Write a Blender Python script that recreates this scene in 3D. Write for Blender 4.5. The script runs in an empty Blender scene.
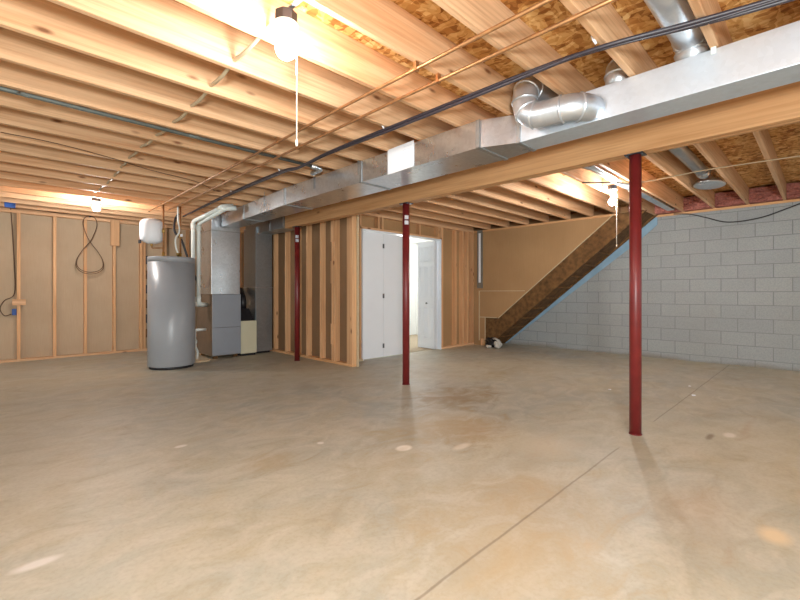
import bpy, bmesh, math, random
from mathutils import Vector, Matrix
random.seed(7)
S = bpy.context.scene
COL = S.collection

# ------------------------------------------------------------------ helpers
def srgb(r, g, b):
    f = lambda c: (c/12.92 if c <= .04045 else ((c+.055)/1.055)**2.4)
    return (f(r/255), f(g/255), f(b/255), 1)

def box(bm, x0, x1, y0, y1, z0, z1):
    v = [bm.verts.new((x, y, z)) for z in (z0, z1) for y in (y0, y1) for x in (x0, x1)]
    for q in ((0,2,3,1), (4,5,7,6), (0,1,5,4), (2,6,7,3), (0,4,6,2), (1,3,7,5)):
        bm.faces.new([v[i] for i in q])

def prism(bm, pts, axis, a, b):
    """polygon extruded along axis ('x','y' or 'z') from a to b; pts hold the two other coordinates in xyz order"""
    def mk(p, t):
        return {'x': (t, p[0], p[1]), 'y': (p[0], t, p[1]), 'z': (p[0], p[1], t)}[axis]
    A = [bm.verts.new(mk(p, a)) for p in pts]
    B = [bm.verts.new(mk(p, b)) for p in pts]
    bm.faces.new(A[::-1]); bm.faces.new(B)
    n = len(pts)
    for i in range(n):
        bm.faces.new((A[i], A[(i+1) % n], B[(i+1) % n], B[i]))
    bmesh.ops.recalc_face_normals(bm, faces=bm.faces)

def hexa(bm, lo, hi):
    """box from four lower and four upper corners"""
    A = [bm.verts.new(p) for p in lo]; B = [bm.verts.new(p) for p in hi]
    bm.faces.new(A[::-1]); bm.faces.new(B)
    for i in range(4):
        bm.faces.new((A[i], A[(i+1) % 4], B[(i+1) % 4], B[i]))
    bmesh.ops.recalc_face_normals(bm, faces=bm.faces)

def smooth_path(pts, n=6):
    """Catmull-Rom through points"""
    P = [Vector(p) for p in pts]
    if len(P) < 3: return P
    P = [P[0]*2-P[1]] + P + [P[-1]*2-P[-2]]
    out = []
    for i in range(1, len(P)-2):
        for k in range(n):
            t = k/n
            a, b, c, d = P[i-1], P[i], P[i+1], P[i+2]
            out.append(.5*((2*b)+(c-a)*t+(2*a-5*b+4*c-d)*t*t+(3*b-a-3*c+d)*t**3))
    out.append(P[-2])
    return out

def bend_path(pts, r, n=6):
    """straight runs with rounded corners of radius r"""
    P = [Vector(p) for p in pts]
    out = [P[0]]
    for i in range(1, len(P)-1):
        a, b, c = P[i-1], P[i], P[i+1]
        k = min(r, (a-b).length*.49, (c-b).length*.49)
        p, q = b+(a-b).normalized()*k, b+(c-b).normalized()*k
        for j in range(n+1):
            t = j/n
            out.append(p*(1-t)**2 + b*2*t*(1-t) + q*t*t)
    out.append(P[-1])
    return out

def tube(bm, pts, r, n=10, cap=True):
    P = [Vector(p) for p in pts]
    rs = r if isinstance(r, (list, tuple)) else [r]*len(P)
    t0 = (P[1]-P[0]).normalized()
    u = t0.orthogonal().normalized()
    rings = []
    for i, p in enumerate(P):
        t = (P[min(i+1, len(P)-1)]-P[max(i-1, 0)]).normalized()
        u = (u-t*u.dot(t)).normalized(); w = t.cross(u)
        rings.append([bm.verts.new(p+(u*math.cos(2*math.pi*k/n)+w*math.sin(2*math.pi*k/n))*rs[i]) for k in range(n)])
    for a, b in zip(rings, rings[1:]):
        for k in range(n):
            f = bm.faces.new((a[k], a[(k+1) % n], b[(k+1) % n], b[k])); f.smooth = True
    if cap:
        bm.faces.new(rings[0][::-1]); bm.faces.new(rings[-1])

def lathe(bm, prof, c=(0,0,0), n=40):
    """profile of (radius, z) around a vertical axis at c"""
    rings = []
    for r, z in prof:
        if r < 1e-5: rings.append([bm.verts.new((c[0], c[1], c[2]+z))])
        else: rings.append([bm.verts.new((c[0]+r*math.cos(2*math.pi*k/n), c[1]+r*math.sin(2*math.pi*k/n), c[2]+z)) for k in range(n)])
    for a, b in zip(rings, rings[1:]):
        for k in range(n):
            q = [a[k % len(a)], a[(k+1) % len(a)], b[(k+1) % len(b)], b[k % len(b)]]
            q2 = []
            for v in q:
                if v not in q2: q2.append(v)
            if len(q2) > 2:
                f = bm.faces.new(q2); f.smooth = True
    for ring, rev in ((rings[0], True), (rings[-1], False)):
        if len(ring) > 2: bm.faces.new(ring[::-1] if rev else ring)

def blob(bm, c, rad, seed=0, amp=.25, sub=3):
    rnd = random.Random(seed)
    k = bmesh.ops.create_icosphere(bm, subdivisions=sub, radius=1)
    ph = [rnd.uniform(0, 6) for _ in range(6)]
    for v in k['verts']:
        p = v.co.copy()
        d = 1+amp*(math.sin(p.x*5+ph[0])*math.sin(p.y*4+ph[1])+.6*math.sin(p.z*9+ph[2]+p.x*6)+.4*math.sin(p.y*13+ph[3]))
        v.co = Vector((c[0]+p.x*rad[0]*d, c[1]+p.y*rad[1]*d, max(c[2]+p.z*rad[2]*d, .002)))

def NB(): return bmesh.new()

def obj(name, bm, mat, parent=None, bevel=0, loc=None):
    """bm is in world coordinates; the mesh is stored relative to the parent's place (or loc)"""
    off = Vector(loc) if loc else (parent['_o'] if parent is not None and '_o' in parent else Vector((0,0,0)))
    off = Vector(off)
    bmesh.ops.translate(bm, verts=bm.verts, vec=-off)
    if bevel:
        ed = [e for e in bm.edges if len(e.link_faces) == 2 and e.calc_face_angle(0) > .6]
        bmesh.ops.bevel(bm, geom=ed, offset=bevel, segments=2, profile=.6, affect='EDGES', clamp_overlap=True)
    me = bpy.data.meshes.new(name); bm.to_mesh(me); bm.free()
    o = bpy.data.objects.new(name, me); COL.objects.link(o)
    me.materials.append(mat)
    if parent is not None:
        o.parent = parent
        o['_o'] = off
    else:
        o.location = off
        o['_o'] = off
    return o

def tag(o, label=None, cat=None, group=None, kind=None):
    if label: o['label'] = label
    if cat: o['category'] = cat
    if group: o['group'] = group
    if kind: o['kind'] = kind
    return o

def thing(name, loc, label, cat, group=None):
    o = bpy.data.objects.new(name, None); COL.objects.link(o)
    o.empty_display_size = .1
    o.location = loc; o['_o'] = Vector(loc)
    return tag(o, label, cat, group)

def copy_tree(o, loc, parent=None):
    c = o.copy(); COL.objects.link(c)
    if parent is not None: c.parent = parent
    else: c.location = loc; c['_o'] = Vector(loc)
    for ch in list(o.children): copy_tree(ch, None, c)
    return c

# ------------------------------------------------------------------ materials
class NT:
    def __init__(s, name):
        s.m = bpy.data.materials.new(name); s.m.use_nodes = True
        s.t = s.m.node_tree; s.b = s.t.nodes['Principled BSDF']
        s.tc = s.n('ShaderNodeTexCoord')
    def n(s, ty, **kw):
        x = s.t.nodes.new(ty)
        for k, v in kw.items(): setattr(x, k, v)
        return x
    def l(s, a, b): s.t.links.new(a, b)
    def put(s, sock, v):
        if hasattr(v, 'links'): s.l(v, sock)
        else: sock.default_value = v
    def mapping(s, scale, rnd=False, src=None):
        v = src or s.tc.outputs['Object']
        if rnd:
            oi = s.n('ShaderNodeObjectInfo')
            mu = s.n('ShaderNodeMath', operation='MULTIPLY'); mu.inputs[1].default_value = 47.3
            s.l(oi.outputs['Random'], mu.inputs[0])
            ad = s.n('ShaderNodeVectorMath', operation='ADD')
            s.l(v, ad.inputs[0]); s.l(mu.outputs[0], ad.inputs[1]); v = ad.outputs[0]
        m = s.n('ShaderNodeMapping'); m.inputs['Scale'].default_value = scale
        s.l(v, m.inputs['Vector']); return m.outputs[0]
    def noise(s, v, scale, detail=4, rough=.55, dist=0):
        x = s.n('ShaderNodeTexNoise')
        x.inputs['Scale'].default_value = scale; x.inputs['Detail'].default_value = detail
        x.inputs['Roughness'].default_value = rough; x.inputs['Distortion'].default_value = dist
        s.l(v, x.inputs['Vector']); return x.outputs['Fac']
    def voro(s, v, scale, feature='F1'):
        x = s.n('ShaderNodeTexVoronoi', feature=feature); x.inputs['Scale'].default_value = scale
        s.l(v, x.inputs['Vector']); return x
    def ramp(s, f, stops):
        r = s.n('ShaderNodeValToRGB'); e = r.color_ramp.elements
        while len(e) < len(stops): e.new(.5)
        for i, (p, c) in enumerate(stops):
            e[i].position = p; e[i].color = c if len(c) == 4 else (*c, 1)
        s.l(f, r.inputs[0]); return r.outputs[0]
    def mix(s, f, a, b, mode='MIX'):
        x = s.n('ShaderNodeMix', data_type='RGBA', blend_type=mode)
        s.put(x.inputs[0], f); s.put(x.inputs[6], a); s.put(x.inputs[7], b)
        return x.outputs[2]
    def math(s, op, a, b=0, c=None):
        x = s.n('ShaderNodeMath', operation=op)
        s.put(x.inputs[0], a); s.put(x.inputs[1], b)
        if c is not None: s.put(x.inputs[2], c)
        return x.outputs[0]
    def bump(s, h, strength, dist=.01):
        x = s.n('ShaderNodeBump'); x.inputs['Strength'].default_value = strength
        x.inputs['Distance'].default_value = dist
        s.l(h, x.inputs['Height']); s.l(x.outputs[0], s.b.inputs['Normal'])
    def out(s, col=None, rough=.6, metal=0, spec=.4):
        if col is not None: s.put(s.b.inputs['Base Color'], col)
        s.put(s.b.inputs['Roughness'], rough); s.put(s.b.inputs['Metallic'], metal)
        s.b.inputs['Specular IOR Level'].default_value = spec
        return s.m

BW = lambda a, b: [(a, (0,0,0,1)), (b, (1,1,1,1))]

def wood(name, axis, light=(222,180,140), mid=(200,148,106), dark=(140,86,48), knots=True):
    t = NT(name)
    sc = [9, 9, 9]; sc['xyz'.index(axis)] = .55
    v = t.mapping(sc, True)
    n1 = t.noise(v, 1.6, 5, .6, .4)
    col = t.ramp(n1, [(.28, srgb(*mid)), (.5, srgb(*light)), (.62, srgb(*[min(255, c+8) for c in light])), (.78, srgb(*mid))])
    sc2 = [70, 70, 70]; sc2['xyz'.index(axis)] = 1.2
    g = t.noise(t.mapping(sc2, True), 1.0, 3, .5)
    col = t.mix(t.ramp(g, [(.45, (0,0,0)), (.75, (.35,.35,.35))]), col, srgb(*dark))
    sc0 = [.6, .6, .6]
    big = t.noise(t.mapping(sc0, True), 1.3, 2)
    col = t.mix(t.ramp(big, [(.4, (0,0,0)), (.7, (.35,.35,.35))]), col, srgb(*mid))
    oi = t.n('ShaderNodeObjectInfo')
    hs = t.n('ShaderNodeHueSaturation')
    t.l(t.math('MULTIPLY_ADD', oi.outputs['Random'], .26, .87), hs.inputs['Value'])
    t.l(col, hs.inputs['Color']); col = hs.outputs[0]
    if knots:
        sk = [8, 8, 8]; sk['xyz'.index(axis)] = 2.8
        vk = t.mapping(sk, True)
        vo = t.voro(vk, 1.0)
        near = t.ramp(vo.outputs['Distance'], [(.05, (1,1,1)), (.15, (0,0,0))])
        pick = t.ramp(t.n('ShaderNodeSeparateColor').outputs[0], BW(.5, .52))
        sepn = [x for x in t.t.nodes if x.bl_idname == 'ShaderNodeSeparateColor'][-1]
        t.l(vo.outputs['Color'], sepn.inputs[0])
        k = t.math('MULTIPLY', near, pick)
        col = t.mix(t.math('MULTIPLY', k, .85), col, srgb(104, 58, 30))
    t.bump(g, .15, .002)
    return t.out(col, .62, 0, .25)

WX, WY, WZ = wood('pine lumber x', 'x'), wood('pine lumber y', 'y', (208,160,114), (190,140,94), (140,88,48)), wood('pine lumber z', 'z', (216,170,126), (198,146,104), (140,90,50))

def plain(name, rgb, rough=.5, metal=0, spec=.4, var=.06, scale=6, bump=0):
    t = NT(name)
    n = t.noise(t.mapping((1,1,1), True), scale, 4)
    c = srgb(*rgb); lo = tuple(x*(1-var*2) for x in c[:3])
    col = t.ramp(n, [(.3, lo), (.7, c)])
    if bump: t.bump(n, bump, .004)
    return t.out(col, rough, metal, spec)

def make_osb():
    t = NT('oriented strand board')
    v = t.mapping((1,1,1))
    nz = t.n('ShaderNodeTexNoise'); nz.inputs['Scale'].default_value = 9; t.l(v, nz.inputs['Vector'])
    dv = t.mix(.07, v, nz.outputs['Color'])
    a = t.voro(t.mapping((34, 13, 20), src=dv), 1).outputs['Color']
    b = t.voro(t.mapping((15, 40, 20), src=dv), 1).outputs['Color']
    s1 = t.n('ShaderNodeSeparateColor'); t.l(a, s1.inputs[0])
    s2 = t.n('ShaderNodeSeparateColor'); t.l(b, s2.inputs[0])
    f = t.math('MULTIPLY_ADD', s1.outputs[0], .55, t.math('MULTIPLY', s2.outputs[1], .45))
    col = t.ramp(f, [(.1, srgb(142,88,42)), (.35, srgb(190,132,72)), (.6, srgb(216,166,102)), (.9, srgb(238,200,142))])
    t.bump(f, .3, .003)
    return t.out(col, .7, 0, .2)
OSB = make_osb()

def make_kraft(name='brown paper board', a=(180,158,132), b=(192,170,144)):
    t = NT(name)
    v = t.mapping((1,1,1))
    n = t.noise(v, 1.2, 4); f = t.noise(t.mapping((90,90,4)), 1, 2)
    col = t.ramp(n, [(.3, srgb(*a)), (.7, srgb(*b))])
    col = t.mix(t.ramp(f, [(.4, (0,0,0)), (.8, (.25,.25,.25))]), col, srgb(*[c-16 for c in a]))
    return t.out(col, .85, 0, .15)
KRAFT = make_kraft()
KRAFT_DARK = make_kraft('darker brown paper board', (128,100,74), (142,112,84))
KRAFT_TAN = make_kraft('tan paper board', (168,132,94), (180,144,104))

def make_galv(name='galvanized sheet steel', base=(212,218,224), rough=.25, metal=.92):
    t = NT(name)
    v = t.mapping((1,1,1))
    sp = t.voro(t.mapping((1,1,1)), 38).outputs['Color']
    s1 = t.n('ShaderNodeSeparateColor'); t.l(sp, s1.inputs[0])
    c = srgb(*base); d = tuple(x*(.9 if metal > .8 else .95) for x in c[:3])
    col = t.ramp(s1.outputs[0], [(.1, d), (.9, c)])
    n = t.noise(v, 3.5, 4)
    col = t.mix(t.ramp(n, [(.5, (0,0,0)), (.8, (.4,.4,.4))]), col, srgb(170,176,180))
    r = t.math('MULTIPLY_ADD', n, .22, rough-.06)
    w = t.noise(t.mapping((1,1,1)), 5, 2)
    t.bump(w, .25, .01)
    return t.out(col, r, metal, .5)
GALV = make_galv()
GALV_DULL = make_galv('dull galvanized steel', (178,184,188), .34, .85)
GALV_MID = make_galv('clean galvanized steel', (216,222,230), .27, .78)
GALV_LIGHT = make_galv('bright galvanized steel', (216,226,238), .34, .65)

def make_floor():
    t = NT('stained concrete slab')
    v = t.tc.outputs['Object']
    big = t.noise(t.mapping((1,1,1)), .42, 3, .5, .6)
    mid = t.noise(t.mapping((1,1,1)), 1.7, 6, .6, 1.2)
    swirl = t.noise(t.mapping((1,1.5,1)), 3.2, 7, .6, 1.3)
    fine = t.noise(t.mapping((1,1,1)), 45, 3, .6)
    col = t.ramp(big, [(.35, srgb(158,160,152)), (.5, srgb(174,171,156)), (.66, srgb(190,181,158))])
    col = t.mix(t.ramp(mid, [(.42, (0,0,0)), (.68, (.6,.6,.6))]), col, srgb(182,169,142))
    col = t.mix(t.ramp(swirl, [(.44, (0,0,0)), (.64, (.5,.5,.5))]), col, srgb(198,192,178))
    col = t.mix(t.ramp(swirl, [(.3, (.35,.35,.35)), (.42, (0,0,0))]), col, srgb(150,136,112))
    col = t.mix(t.ramp(fine, [(.3, (.22,.22,.22)), (.55, (0,0,0))]), col, srgb(140,124,104))
    sx = t.n('ShaderNodeSeparateXYZ'); t.l(v, sx.inputs[0]); X, Y = sx.outputs[0], sx.outputs[1]
    def spot(cx, cy, rx, ry, rgb, amt, soft=.5, wob=.5):
        dx = t.math('DIVIDE', t.math('SUBTRACT', X, cx), rx); dy = t.math('DIVIDE', t.math('SUBTRACT', Y, cy), ry)
        d = t.math('SQRT', t.math('ADD', t.math('MULTIPLY', dx, dx), t.math('MULTIPLY', dy, dy)))
        d = t.math('ADD', d, t.math('MULTIPLY', t.math('SUBTRACT', swirl, .5), wob*4.5))
        f = t.ramp(d, [(max(0,1-soft*1.2), (amt,)*3), (1, (0,0,0))])
        return f, srgb(*rgb)
    for a in ((3.5,2.75,.75,.5,(150,118,72),.6,.8), (2.8,2.0,.55,.35,(160,128,84),.45,.8), (1.3,2.55,.25,.2,(168,140,92),.35,.6),
              (2.115,2.1,.075,.06,(232,228,220),1,.3), (2.43,1.83,.11,.045,(214,204,188),.8,.4), (2.9,1.4,.3,.25,(216,204,186),.35,.8),
              (.15,2.25,.1,.04,(214,208,200),.9,.4), (4.1,.52,.09,.05,(220,210,198),.9,.4), (3.95,.62,.12,.03,(120,96,72),.7,.5), (4.4,.45,.5,.05,(170,142,112),.4,.6), (2.55,.16,.11,.08,(220,196,160),.8,.5),
              (1.0,3.25,.05,.03,(214,210,204),.9,.3), (1.75,2.6,.03,.03,(214,210,204),.9,.3), (5.0,3.2,.5,.3,(164,144,106),.5,.8), (2.0,1.1,.7,.6,(184,160,124),.4,.9), (1.5,.9,.6,.5,(186,164,128),.4,.9), (2.6,.45,.5,.3,(180,150,122),.35,.8), (2.6,2.3,.8,.5,(180,156,116),.45,.9), (1.9,2.0,.5,.3,(182,160,122),.4,.9)):
        f, c = spot(*a, wob=(.12 if a[2] < .13 else .5)); col = t.mix(f, col, c)
    # saw-cut control joint, broken off around the near column
    wob = t.math('MULTIPLY', t.math('SUBTRACT', mid, .5), .02)
    dj = t.math('ABSOLUTE', t.math('ADD', t.math('SUBTRACT', Y, 1.03), wob))
    line = t.ramp(dj, [(.003, (1,1,1)), (.008, (0,0,0))])
    gap = t.ramp(t.math('ABSOLUTE', t.math('SUBTRACT', X, 3.64)), [(.40, (0,0,0)), (.46, (1,1,1))])
    lm = t.math('MULTIPLY', line, gap)
    col = t.mix(t.math('MULTIPLY', lm, .5), col, srgb(96,80,62))
    h = t.math('ADD', t.math('MULTIPLY', swirl, .6), t.math('MULTIPLY', fine, .25))
    h = t.math('SUBTRACT', h, lm)
    t.bump(h, .08, .006)
    r = t.math('MULTIPLY_ADD', mid, .35, .30)
    return t.out(col, r, 0, .35)
FLOOR = make_floor()

def make_block():
    t = NT('grey concrete block')
    v = t.tc.outputs['Object']
    sx = t.n('ShaderNodeSeparateXYZ'); t.l(v, sx.inputs[0])
    cb = t.n('ShaderNodeCombineXYZ')
    t.l(t.math('ADD', sx.outputs[1], 8.01), cb.inputs[0]); t.l(t.math('ADD', sx.outputs[2], .0992), cb.inputs[1])
    br = t.n('ShaderNodeTexBrick', offset=.5, offset_frequency=2)
    br.inputs['Scale'].default_value = 1; br.inputs['Brick Width'].default_value = .4064
    br.inputs['Row Height'].default_value = .2032; br.inputs['Mortar Size'].default_value = .005
    br.inputs['Mortar Smooth'].default_value = .3; br.inputs['Bias'].default_value = 0
    br.inputs['Color1'].default_value = srgb(158,162,164); br.inputs['Color2'].default_value = srgb(166,169,169)
    br.inputs['Mortar'].default_value = srgb(126,128,130)
    t.l(cb.outputs[0], br.inputs['Vector'])
    n = t.noise(t.mapping((1,1,1)), 1.1, 4); f = t.noise(t.mapping((1,1,1)), 60, 3)
    col = t.mix(t.ramp(n, [(.4, (0,0,0)), (.7, (.5,.5,.5))]), br.outputs['Color'], srgb(150,152,150))
    col = t.mix(t.ramp(f, [(.35, (.3,.3,.3)), (.6, (0,0,0))]), col, srgb(124,126,126))
    # old dirt along the lowest course
    d = t.math('ADD', sx.outputs[2], t.math('MULTIPLY', t.math('SUBTRACT', n, .5), .25))
    col = t.mix(t.ramp(d, [(.0, (.55,.55,.55)), (.07, (0,0,0))]), col, srgb(120,108,88))
    h = t.math('SUBTRACT', t.math('MULTIPLY', f, .3), br.outputs['Fac'])
    t.bump(h, .5, .006)
    return t.out(col, .85, 0, .2)
BLOCK = make_block()

RED = plain('red oxide paint', (118,34,34), .38, 0, .5, .12, 9)
WHITE = plain('white door paint', (232,236,242), .35, 0, .4, .01)
WALLWHITE = plain('white wall paint', (238,240,238), .7, 0, .2, .01)
PVC = plain('white pvc', (226,232,228), .35, 0, .5, .03)
TANKGREY = plain('grey enamel', (150,153,158), .34, 0, .5, .02)
FURN = plain('grey enamelled panel', (150,156,166), .38, .15, .5, .02)
FURNSIDE = plain('brown grey sheet metal', (132,116,100), .5, .3, .4, .1)
CREAM = plain('cream enamel', (214,208,180), .45, 0, .4, .02)
BLACK = plain('black rubber', (34,32,36), .45, 0, .5, .1)
CABLE = plain('black cable jacket', (58,52,60), .42, 0, .5, .15, 30)
COPPER = plain('aged copper', (192,140,94), .4, .7, .5, .2, 14)
BRASS = plain('brass', (196,160,90), .35, .85, .5, .1)
IRON = plain('grey iron pipe', (104,110,106), .5, .3, .4, .12, 12)
PINK = plain('pink glass wool', (198,130,118), .95, 0, .1, .25, 40, .8)
BLUEPAINT = plain('light blue paint', (146,178,202), .7, 0, .2, .1, 5)
BLUEBOX = plain('blue plastic', (46,96,176), .4, 0, .4, .05)
DARKMETAL = plain('dark metal', (70,72,80), .4, .7, .5, .1)
HINGE = plain('grey hinge metal', (110,114,120), .4, .6, .5, .1)
PAPER = plain('white paper', (240,242,248), .8, 0, .2, .01)
PAPERBLUE = plain('pale grey print', (206,214,228), .8, 0, .2, .02)
CORD = plain('white cord', (232,222,205), .7, 0, .2, .05)
ROMEX = plain('tan cable jacket', (190,170,140), .5, 0, .4, .05)
BROWNWIRE = plain('brown cable jacket', (92,66,44), .5, 0, .4, .05)
TAPE = plain('pale joint edge', (204,184,152), .8, 0, .2, .06, 20)
BAGBLACK = plain('black plastic bag', (24,22,24), .3, 0, .5, .1)
BAGWHITE = plain('white crumpled plastic', (206,200,190), .6, 0, .3, .1)
HALLFLOOR = plain('beige carpet', (178,164,142), .95, 0, .1, .08, 60)
STAIRWOOD = plain('stair lumber', (128,92,56), .7, 0, .2, .3, 12, .2)
FLASH = plain('blue grey flashing', (132,130,122), .5, .2, .4, .1)

def emissive(name, rgb, strength):
    t = NT(name)
    t.b.inputs['Base Color'].default_value = (1,1,1,1)
    t.b.inputs['Emission Color'].default_value = (*rgb, 1)
    t.b.inputs['Emission Strength'].default_value = strength
    return t.m
BULB = emissive('lit bulb glass', (1, .975, .94), 210)
BULBS = emissive('lit bulb glass small', (1, .975, .94), 330)

# ------------------------------------------------------------------ dimensions
JB, JT = 2.42, 2.655         # joist bottom / top
XBW = 8.12                   # block wall
XS = 7.45                    # stair wall
YD = 5.28                    # door wall
XST = 3.87                   # stud wall
YL = 9.10                    # left wall framing face
XB0, XB1 = 3.555, 3.67       # beam
JY = [.40+.4064*k for k in range(-5, 10)]
while JY[-1] < 8.5: JY.append(JY[-1]+.43)

# ------------------------------------------------------------------ setting
bm = NB(); box(bm, -8, 8.4, -8, 9.4, -.12, 0)
tag(obj('floor', bm, FLOOR), 'bare concrete basement floor with tan stains and one saw-cut joint', kind='structure')
bm = NB(); box(bm, -3, 8.4, -3, 9.4, JT, JT+.018)
tag(obj('ceiling', bm, OSB), 'strand board subfloor seen between the ceiling joists', kind='structure')

# block wall
bm = NB(); box(bm, XBW, XBW+.2, -3, YD+2.4, -.1, 2.385)
wr = tag(obj('wall_right', bm, BLOCK), 'grey concrete block wall', kind='structure')
bm = NB(); box(bm, XBW-.02, XBW+.14, -3, YD+2.4, 2.385, 2.42)
tag(obj('trim_1', bm, WY), 'wooden sill plate on top of the block wall', kind='structure')
bm = NB(); box(bm, XBW+.1, XBW+.14, -3, YD+2.4, 2.42, JT)
tag(obj('trim_2', bm, WY), 'wooden rim board above the block wall', kind='structure')

# left wall
bm = NB(); box(bm, -3, 3.96, YL+.09, YL+.105, 0, 2.44)
wl = tag(obj('wall_left', bm, KRAFT), 'left stud wall backed with brown paper board', kind='structure')
bm = NB(); box(bm, -3, 3.96, YL, YL+.09, 0, .038); obj('bottom_plate', bm, WX, wl)
bm = NB(); box(bm, -3, 3.96, YL, YL+.09, 2.385, 2.423); obj('top_plate', bm, WX, wl)
for i, x in enumerate([-2.2+.424*k for k in range(6)] + [.365, .815, 1.233, 1.658, 2.086, 2.14, 2.50, 2.92, 3.34, 3.76]):
    bm = NB(); box(bm, x, x+.042, YL+(i % 3)*.003, YL+.09, .038, 2.385); obj('stud', bm, WZ, wl)
bm = NB(); box(bm, 1.615, 1.75, YL-.035, YL, 1.96, 2.42); obj('scrap_block', bm, WZ, wl)
bm = NB(); box(bm, .31, .47, YL-.03, YL, .905, 1.0); obj('scrap_block', bm, WX, wl)
for k in range(6):
    z = .25+k*.28
    bm = NB(); box(bm, 2.182, 2.215, YL+.01, YL+.07, z, z+.16); obj('shim', bm, DARKMETAL if k % 2 else STAIRWOOD, wl)
bm = NB(); box(bm, -3, 8.2, YL+.02, YL+.06, 2.423, JT)
tag(obj('trim_3', bm, WX), 'wooden rim board above the left stud wall', kind='structure')

# stud wall beside the beam
bm = NB(); box(bm, XST+.09, XST+.102, 4.93, YL+.1, 0, 2.42)
ws = tag(obj('wall_utility', bm, KRAFT_DARK), 'stud wall beside the furnace with exposed studs and brown board', kind='structure')
bm = NB(); box(bm, XST, XST+.09, 4.93, YL, 0, .038); obj('bottom_plate', bm, WY, ws)
bm = NB(); box(bm, XST, XST+.09, 4.93, YL, 2.382, 2.42); obj('top_plate', bm, WY, ws)
for y in (4.93, 4.975, 5.02, 5.35, 5.41, 5.735, 6.14, 6.47, 6.845, 7.29, 7.7, 8.1, 8.5, 8.9):
    bm = NB(); box(bm, XST+random.uniform(0, .006), XST+.09, y, y+.04, .038, 2.382); obj('stud', bm, WZ, ws)
for z0, z1 in ((.3, .62), (1.25, 1.6), (1.9, 2.3)):
    bm = NB(); box(bm, XST-.02, XST, 5.36, 5.44, z0, z1); obj('scrap_block', bm, WZ, ws)
bm = NB(); box(bm, XST+.085, XST+.115, 4.905, 4.93, 0, 2.42); obj('corner_edge', bm, TAPE, ws)

# door wall
DX0, DX1, DH = 4.372, 6.315, 2.124
bm = NB()
box(bm, XST+.09, DX0-.02, YD+.09, YD+.102, 0, 2.42); box(bm, DX1+.02, XBW, YD+.09, YD+.102, 0, 2.42); box(bm, DX0-.02, DX1+.02, YD+.09, YD+.102, DH+.02, 2.42)
wd = tag(obj('wall_back', bm, KRAFT_TAN), 'framed wall with the white folding doors, brown board behind its studs', kind='structure')
for x in (3.98, 4.30, 6.335, 6.375, 6.80, 7.04, 7.21, 7.40):
    bm = NB(); box(bm, x, x+.04, YD, YD+.09, .038, 2.382); obj('stud', bm, WZ, wd)
for x0, x1 in ((XST+.1, DX0-.02), (DX1+.02, XS)):
    bm = NB(); box(bm, x0, x1, YD, YD+.09, 0, .038); obj('bottom_plate', bm, WX, wd)
bm = NB(); box(bm, XST+.1, XS, YD, YD+.09, 2.382, 2.42); obj('top_plate', bm, WX, wd)
bm = NB(); box(bm, DX0-.06, DX1+.06, YD, YD+.09, DH+.02, DH+.058); obj('header', bm, WX, wd)
for x in (4.70, 4.79, 5.72, 6.26):
    bm = NB(); box(bm, x, x+.04, YD, YD+.09, DH+.058, 2.382); obj('cripple_stud', bm, WZ, wd)
bm = NB(); box(bm, XST+.1, XS, YD+.02, YD+.09, 2.42, JT); obj('blocking', bm, WX, wd)
# white jamb
bm = NB(); box(bm, DX0-.02, DX0, YD-.02, YD+.11, 0, DH+.02); box(bm, DX1, DX1+.02, YD-.02, YD+.11, 0, DH+.02); box(bm, DX0, DX1, YD-.02, YD+.11, DH, DH+.02)
tag(obj('trim_4', bm, WHITE), 'white jamb around the folding door opening', kind='structure')
bm = NB(); box(bm, DX0-.11, DX0-.02, YD-.03, YD+.0, 0, .03)
tag(obj('trim_5', bm, TAPE), 'short pale wood scrap at the foot of the door jamb', kind='structure')

# closed folding door: two flat leaves, back side out
MIDX = 5.33
d1 = tag(thing('door_1', (4.84, YD+.04, 0), 'closed white folding door, flat back side with three small hinges', None), kind='structure')
for x0, x1 in ((DX0+.006, 4.838), (4.842, MIDX)):
    bm = NB(); box(bm, x0, x1, YD+.02, YD+.055, .015, DH-.01); obj('leaf', bm, WHITE, d1, .003)
for z in (.2, 1.05, 1.9):
    bm = NB(); box(bm, 4.822, 4.858, YD+.014, YD+.02, z-.038, z+.038)
    tube(bm, [(4.84, YD+.012, z-.035), (4.84, YD+.012, z+.035)], .007, 8)
    obj('hinge', bm, HINGE, d1)
# open folding door: two leaves folded against the right jamb
d2 = tag(thing('door_2', (6.22, YD+.3, 0), 'open white panelled folding door folded back to the right jamb', None), kind='structure')
def panel_leaf(x0, x1):
    bm = NB(); y0, y1, z0, z1 = YD+.035, YD+.475, .015, DH-.01
    box(bm, x0, x1, y0, y1, z0, z1)
    return bm, y0, y1
for x0, x1 in ((6.19, 6.222), (6.245, 6.277)):
    bm, y0, y1 = panel_leaf(x0, x1); lf = obj('leaf', bm, WHITE, d2, .003)
    if x0 < 6.2:
        for z0, z1 in ((.22, .82), (1.02, 1.62), (1.72, 2.0)):
            for ya, yb in ((y0+.06, y0+.2), (y0+.24, y0+.38)):
                bm = NB()
                # raised moulding ring with a raised field
                for (a, b, c, d) in ((ya, yb, z0, z0+.012), (ya, yb, z1-.012, z1), (ya, ya+.012, z0, z1), (yb-.012, yb, z0, z1)):
                    box(bm, x0-.012, x0, a, b, c, d)
                box(bm, x0-.004, x0, ya+.03, yb-.03, z0+.03, z1-.03)
                obj('raised_panel', bm, WHITE, lf)
bm = NB(); tube(bm, [(6.19, YD+.22, .90), (6.165, YD+.22, .90), (6.16, YD+.22, .90), (6.15, YD+.22, .90)], [.008, .008, .017, .014], 12)
obj('door_knob', bm, DARKMETAL, d2)

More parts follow.
